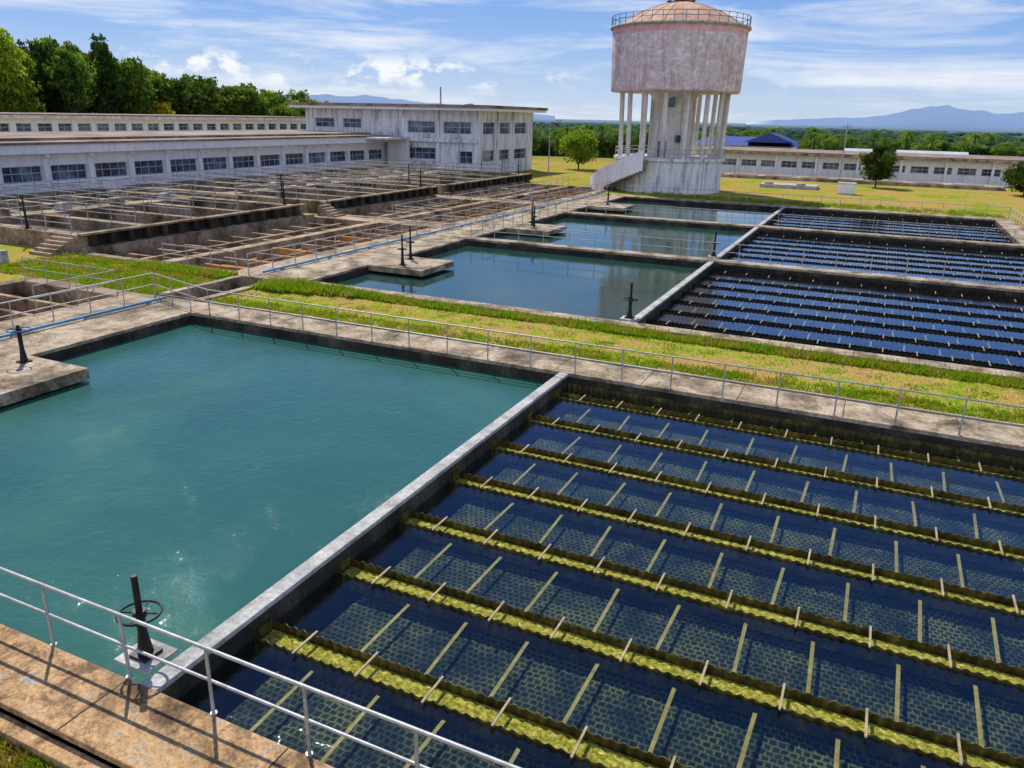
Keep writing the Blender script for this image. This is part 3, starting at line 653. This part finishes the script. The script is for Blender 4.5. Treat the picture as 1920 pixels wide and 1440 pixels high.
for i in range(290):
    az=R.uniform(34,66); d=R.uniform(158,235); a=math.radians(az); x,y=-d*math.sin(a),d*math.cos(a)
    if x>-131 and y<144: continue
    top=np.interp(az,[34,37,39,40,42,46,49,50.5,53,60],[8.5,10.5,12,13,13.5,15.5,17.5,21,21,23])*(d/190)**.5*R.uniform(.62,1.04)
    z=zg(x,y); hgt=max(5,top-z); t=R.choice([0,0,1,3,3,4,4,3,0,1] if R.random()<.93 else [2])
    s=hgt/10; w=min(s,1.15)*R.uniform(.85,1.2)
    inst('tree_%03d'%i,T[t],(x,y,z),R.uniform(0,6.3),(w,w,s),root)
root=empty('distant_trees')
for i in range(1000):
    az=R.uniform(-12,36); u=R.random(); d=188+ (u**2.0)*2300; a=math.radians(az); x,y=-d*math.sin(a),d*math.cos(a)
    if y<192 and x>-45 and x<25: continue
    if math.hypot(x+46,y-125)<12: continue
    top=8-d*(.0125 if d<300 else .0105 if d<600 else .007 if d<1200 else .0045)-R.uniform(0,2.6)*min(1,d/400)-R.uniform(0,1.2)
    z=zg(x,y); hgt=max(5,top-z); s=hgt/10; w=s*R.uniform(.8,1.3)*(1 if d<500 else 1.8 if d<1200 else 3.5); t=R.choice([0,0,1,1,3])
    inst('tree_%03d'%i,T[t],(x,y,z),R.uniform(0,6.3),(w,w,s),root)
root=empty('palm_grove')
for i in range(60):
    az=R.uniform(-10,22); d=R.uniform(192,240); a=math.radians(az); x,y=-d*math.sin(a),d*math.cos(a); z=zg(x,y); s=(6.6-z)/10*R.uniform(.85,1.08)
    inst('palm_%02d'%i,PM[i%2],(x,y,z),R.uniform(0,6.3),(s,s,s),root)
def grass(name,areas,seed):
    r=np.random.default_rng(seed); V=[]
    for (x0,x1,y0,y1,n,h,z) in areas:
        px=r.uniform(x0,x1,n); py=r.uniform(y0,y1,n)
        nt_=max(8,n//60); tx=r.uniform(x0,x1,nt_); ty=r.uniform(y0,y1,nt_); idx=r.integers(0,nt_,n); k=r.uniform(0,1,n)<.62
        px=np.where(k,np.clip(tx[idx]+r.normal(size=n)*.22,x0,x1),px); py=np.where(k,np.clip(ty[idx]+r.normal(size=n)*.18,y0,y1),py)
        c=np.stack([px,py,np.full(n,z)],1)
        hh=h*r.uniform(.4,1.2,(n,1))*np.where(k,1.25,.7)[:,None]; a=r.uniform(0,6.28,n); w=np.stack([np.cos(a),np.sin(a),0*a],1)*.02*(1+h*3)
        tip=c+np.concatenate([r.normal(size=(n,2))*hh*.45,hh],1)
        V.append(np.stack([c-w,c+w,tip],1).reshape(-1,3))
    V=np.concatenate(V); n=len(V)//3; m=MB(); m.poly(V.tolist(),[(3*i,3*i+1,3*i+2) for i in range(n)],grassblade); m.obj(name)
tall=[(-26.5+1.1*i,-24.6+1.1*i,27.9+.25*i,29.65,int(2600-350*i),.36-.03*i,-.1) for i in range(6)]
grass('grass',[(-26.5,11.3,28.8,29.69,20000,.2,-.1),(-26.5,11.3,24.95,28.9,9000,.06,-.1),(-26.5,11.3,24.92,26.0,12000,.12,-.1),
  (-42,-29.4,24.6,29.9,20000,.16,-.1),(-36,-29.5,28.8,29.95,5000,.28,-.1),(-12,-3,2.5,4.78,20000,.12,-.35),(-30,-12,2,4.78,6000,.12,-.35),(-25,11,85.3,90,9000,.25,-.1)]+tall,3)
# ------------------------------------------------------------ light, sky
EL,AZ=50,47
s=Vector((-math.sin(math.radians(AZ))*math.cos(math.radians(EL)),math.cos(math.radians(AZ))*math.cos(math.radians(EL)),math.sin(math.radians(EL))))
L=bpy.data.lights.new('sun','SUN'); L.energy=5.0; L.angle=math.radians(.5); L.color=(1,.94,.83)
lo=bpy.data.objects.new('sun',L); scene.collection.objects.link(lo); lo.rotation_euler=s.to_track_quat('Z','Y').to_euler()
w=bpy.data.worlds.new('World'); scene.world=w; w.use_nodes=True; nt=w.node_tree; nt.nodes.clear()
out=nt.nodes.new('ShaderNodeOutputWorld'); bg=nt.nodes.new('ShaderNodeBackground'); bg.inputs[1].default_value=.12
sky=nt.nodes.new('ShaderNodeTexSky'); sky.sky_type='NISHITA'; sky.sun_disc=False; sky.sun_elevation=math.radians(EL); sky.sun_rotation=math.radians(-AZ); sky.air_density=1.0; sky.dust_density=.3; sky.ozone_density=3.0
tc=nt.nodes.new('ShaderNodeTexCoord'); sx=nt.nodes.new('ShaderNodeSeparateXYZ'); nt.links.new(tc.outputs['Generated'],sx.inputs[0]); zz_=sx.outputs[2]
grad=ramp(nt,mrange(nt,zz_,-.02,.5,0,1),[(0,(.60,.72,.90)),(.08,(.48,.64,.92)),(.2,(.26,.46,.90)),(.34,(.15,.35,.84)),(.6,(.08,.23,.68)),(1,(.04,.14,.50))])
gs=nt.nodes.new('ShaderNodeVectorMath'); gs.operation='SCALE'; nt.links.new(grad,gs.inputs[0]); gs.inputs[3].default_value=7.8
c=mix(nt,sky.outputs[0],gs.outputs[0],.84)
mp=nt.nodes.new('ShaderNodeMapping'); mp.inputs['Scale'].default_value=(2.0,2.0,16); mp.inputs['Rotation'].default_value=(.07,.05,0); nt.links.new(tc.outputs['Generated'],mp.inputs[0])
n1=noise(nt,mp.outputs[0],1.7,9,.62,.5)
c1=mrange(nt,n1,.47,.68,0,1)
cl=mth(nt,'MULTIPLY',c1,mrange(nt,zz_,.12,.35,.85,.04),clamp=True)
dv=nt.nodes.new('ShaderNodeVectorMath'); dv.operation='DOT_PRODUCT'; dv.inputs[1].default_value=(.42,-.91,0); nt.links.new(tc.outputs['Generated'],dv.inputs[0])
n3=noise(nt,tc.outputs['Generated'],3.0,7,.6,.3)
sky_fill=mth(nt,'MULTIPLY',mrange(nt,dv.outputs['Value'],.05,.5,0,1),mrange(nt,n3,.38,.6,.2,1),clamp=True)  # unseen bright cloud area added behind the camera to fill shaded facades
mp2=nt.nodes.new('ShaderNodeMapping'); mp2.inputs['Scale'].default_value=(1,1,1.8); nt.links.new(tc.outputs['Generated'],mp2.inputs[0])
n2=noise(nt,mp2.outputs[0],17,7,.62,.2)
c2=mrange(nt,n2,.50,.60,0,1)
band=mth(nt,'SUBTRACT',1.0,mth(nt,'MULTIPLY',mth(nt,'ABSOLUTE',mth(nt,'SUBTRACT',zz_,.046)),40),clamp=True)
dc=nt.nodes.new('ShaderNodeVectorMath'); dc.operation='DOT_PRODUCT'; dc.inputs[1].default_value=(-.61,.79,.05); nt.links.new(tc.outputs['Generated'],dc.inputs[0])
where=mrange(nt,dc.outputs['Value'],.955,.992,.3,1.5)
cu=mth(nt,'MULTIPLY',mth(nt,'MULTIPLY',c2,band),where,clamp=True)
c=mix(nt,c,(7.2,7.5,8.1),cl); c=mix(nt,c,(7.8,8.0,8.3),cu); c=mix(nt,c,(6.9,7.5,9.0),sky_fill)
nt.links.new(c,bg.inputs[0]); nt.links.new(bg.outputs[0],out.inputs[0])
# ------------------------------------------------------------ camera
f=1450.0; rho=math.atan(.022); th=math.atan(501.9/f); az=math.radians(24.6)
Z=Vector((math.cos(th)*math.sin(rho),math.cos(th)*math.cos(rho),math.sin(th))); Rr=Vector((math.cos(rho),-math.sin(rho),0)); F=Z.cross(Rr)
ex=Vector((math.cos(az),math.sin(az),0)); ey=Vector((-math.sin(az),math.cos(az),0)); ez=Vector((0,0,1))
cols=[ex*Rr[i]+ey*F[i]+ez*Z[i] for i in range(3)]
Mx=Matrix(((cols[0].x,cols[1].x,cols[2].x,0),(cols[0].y,cols[1].y,cols[2].y,0),(cols[0].z,cols[1].z,cols[2].z,8),(0,0,0,1)))
cam=bpy.data.cameras.new('camera'); cam.sensor_width=36; cam.lens=f/1920*36; cam.clip_end=30000; cam.clip_start=.1
co=bpy.data.objects.new('camera',cam); scene.collection.objects.link(co); co.matrix_world=Mx; scene.camera=co
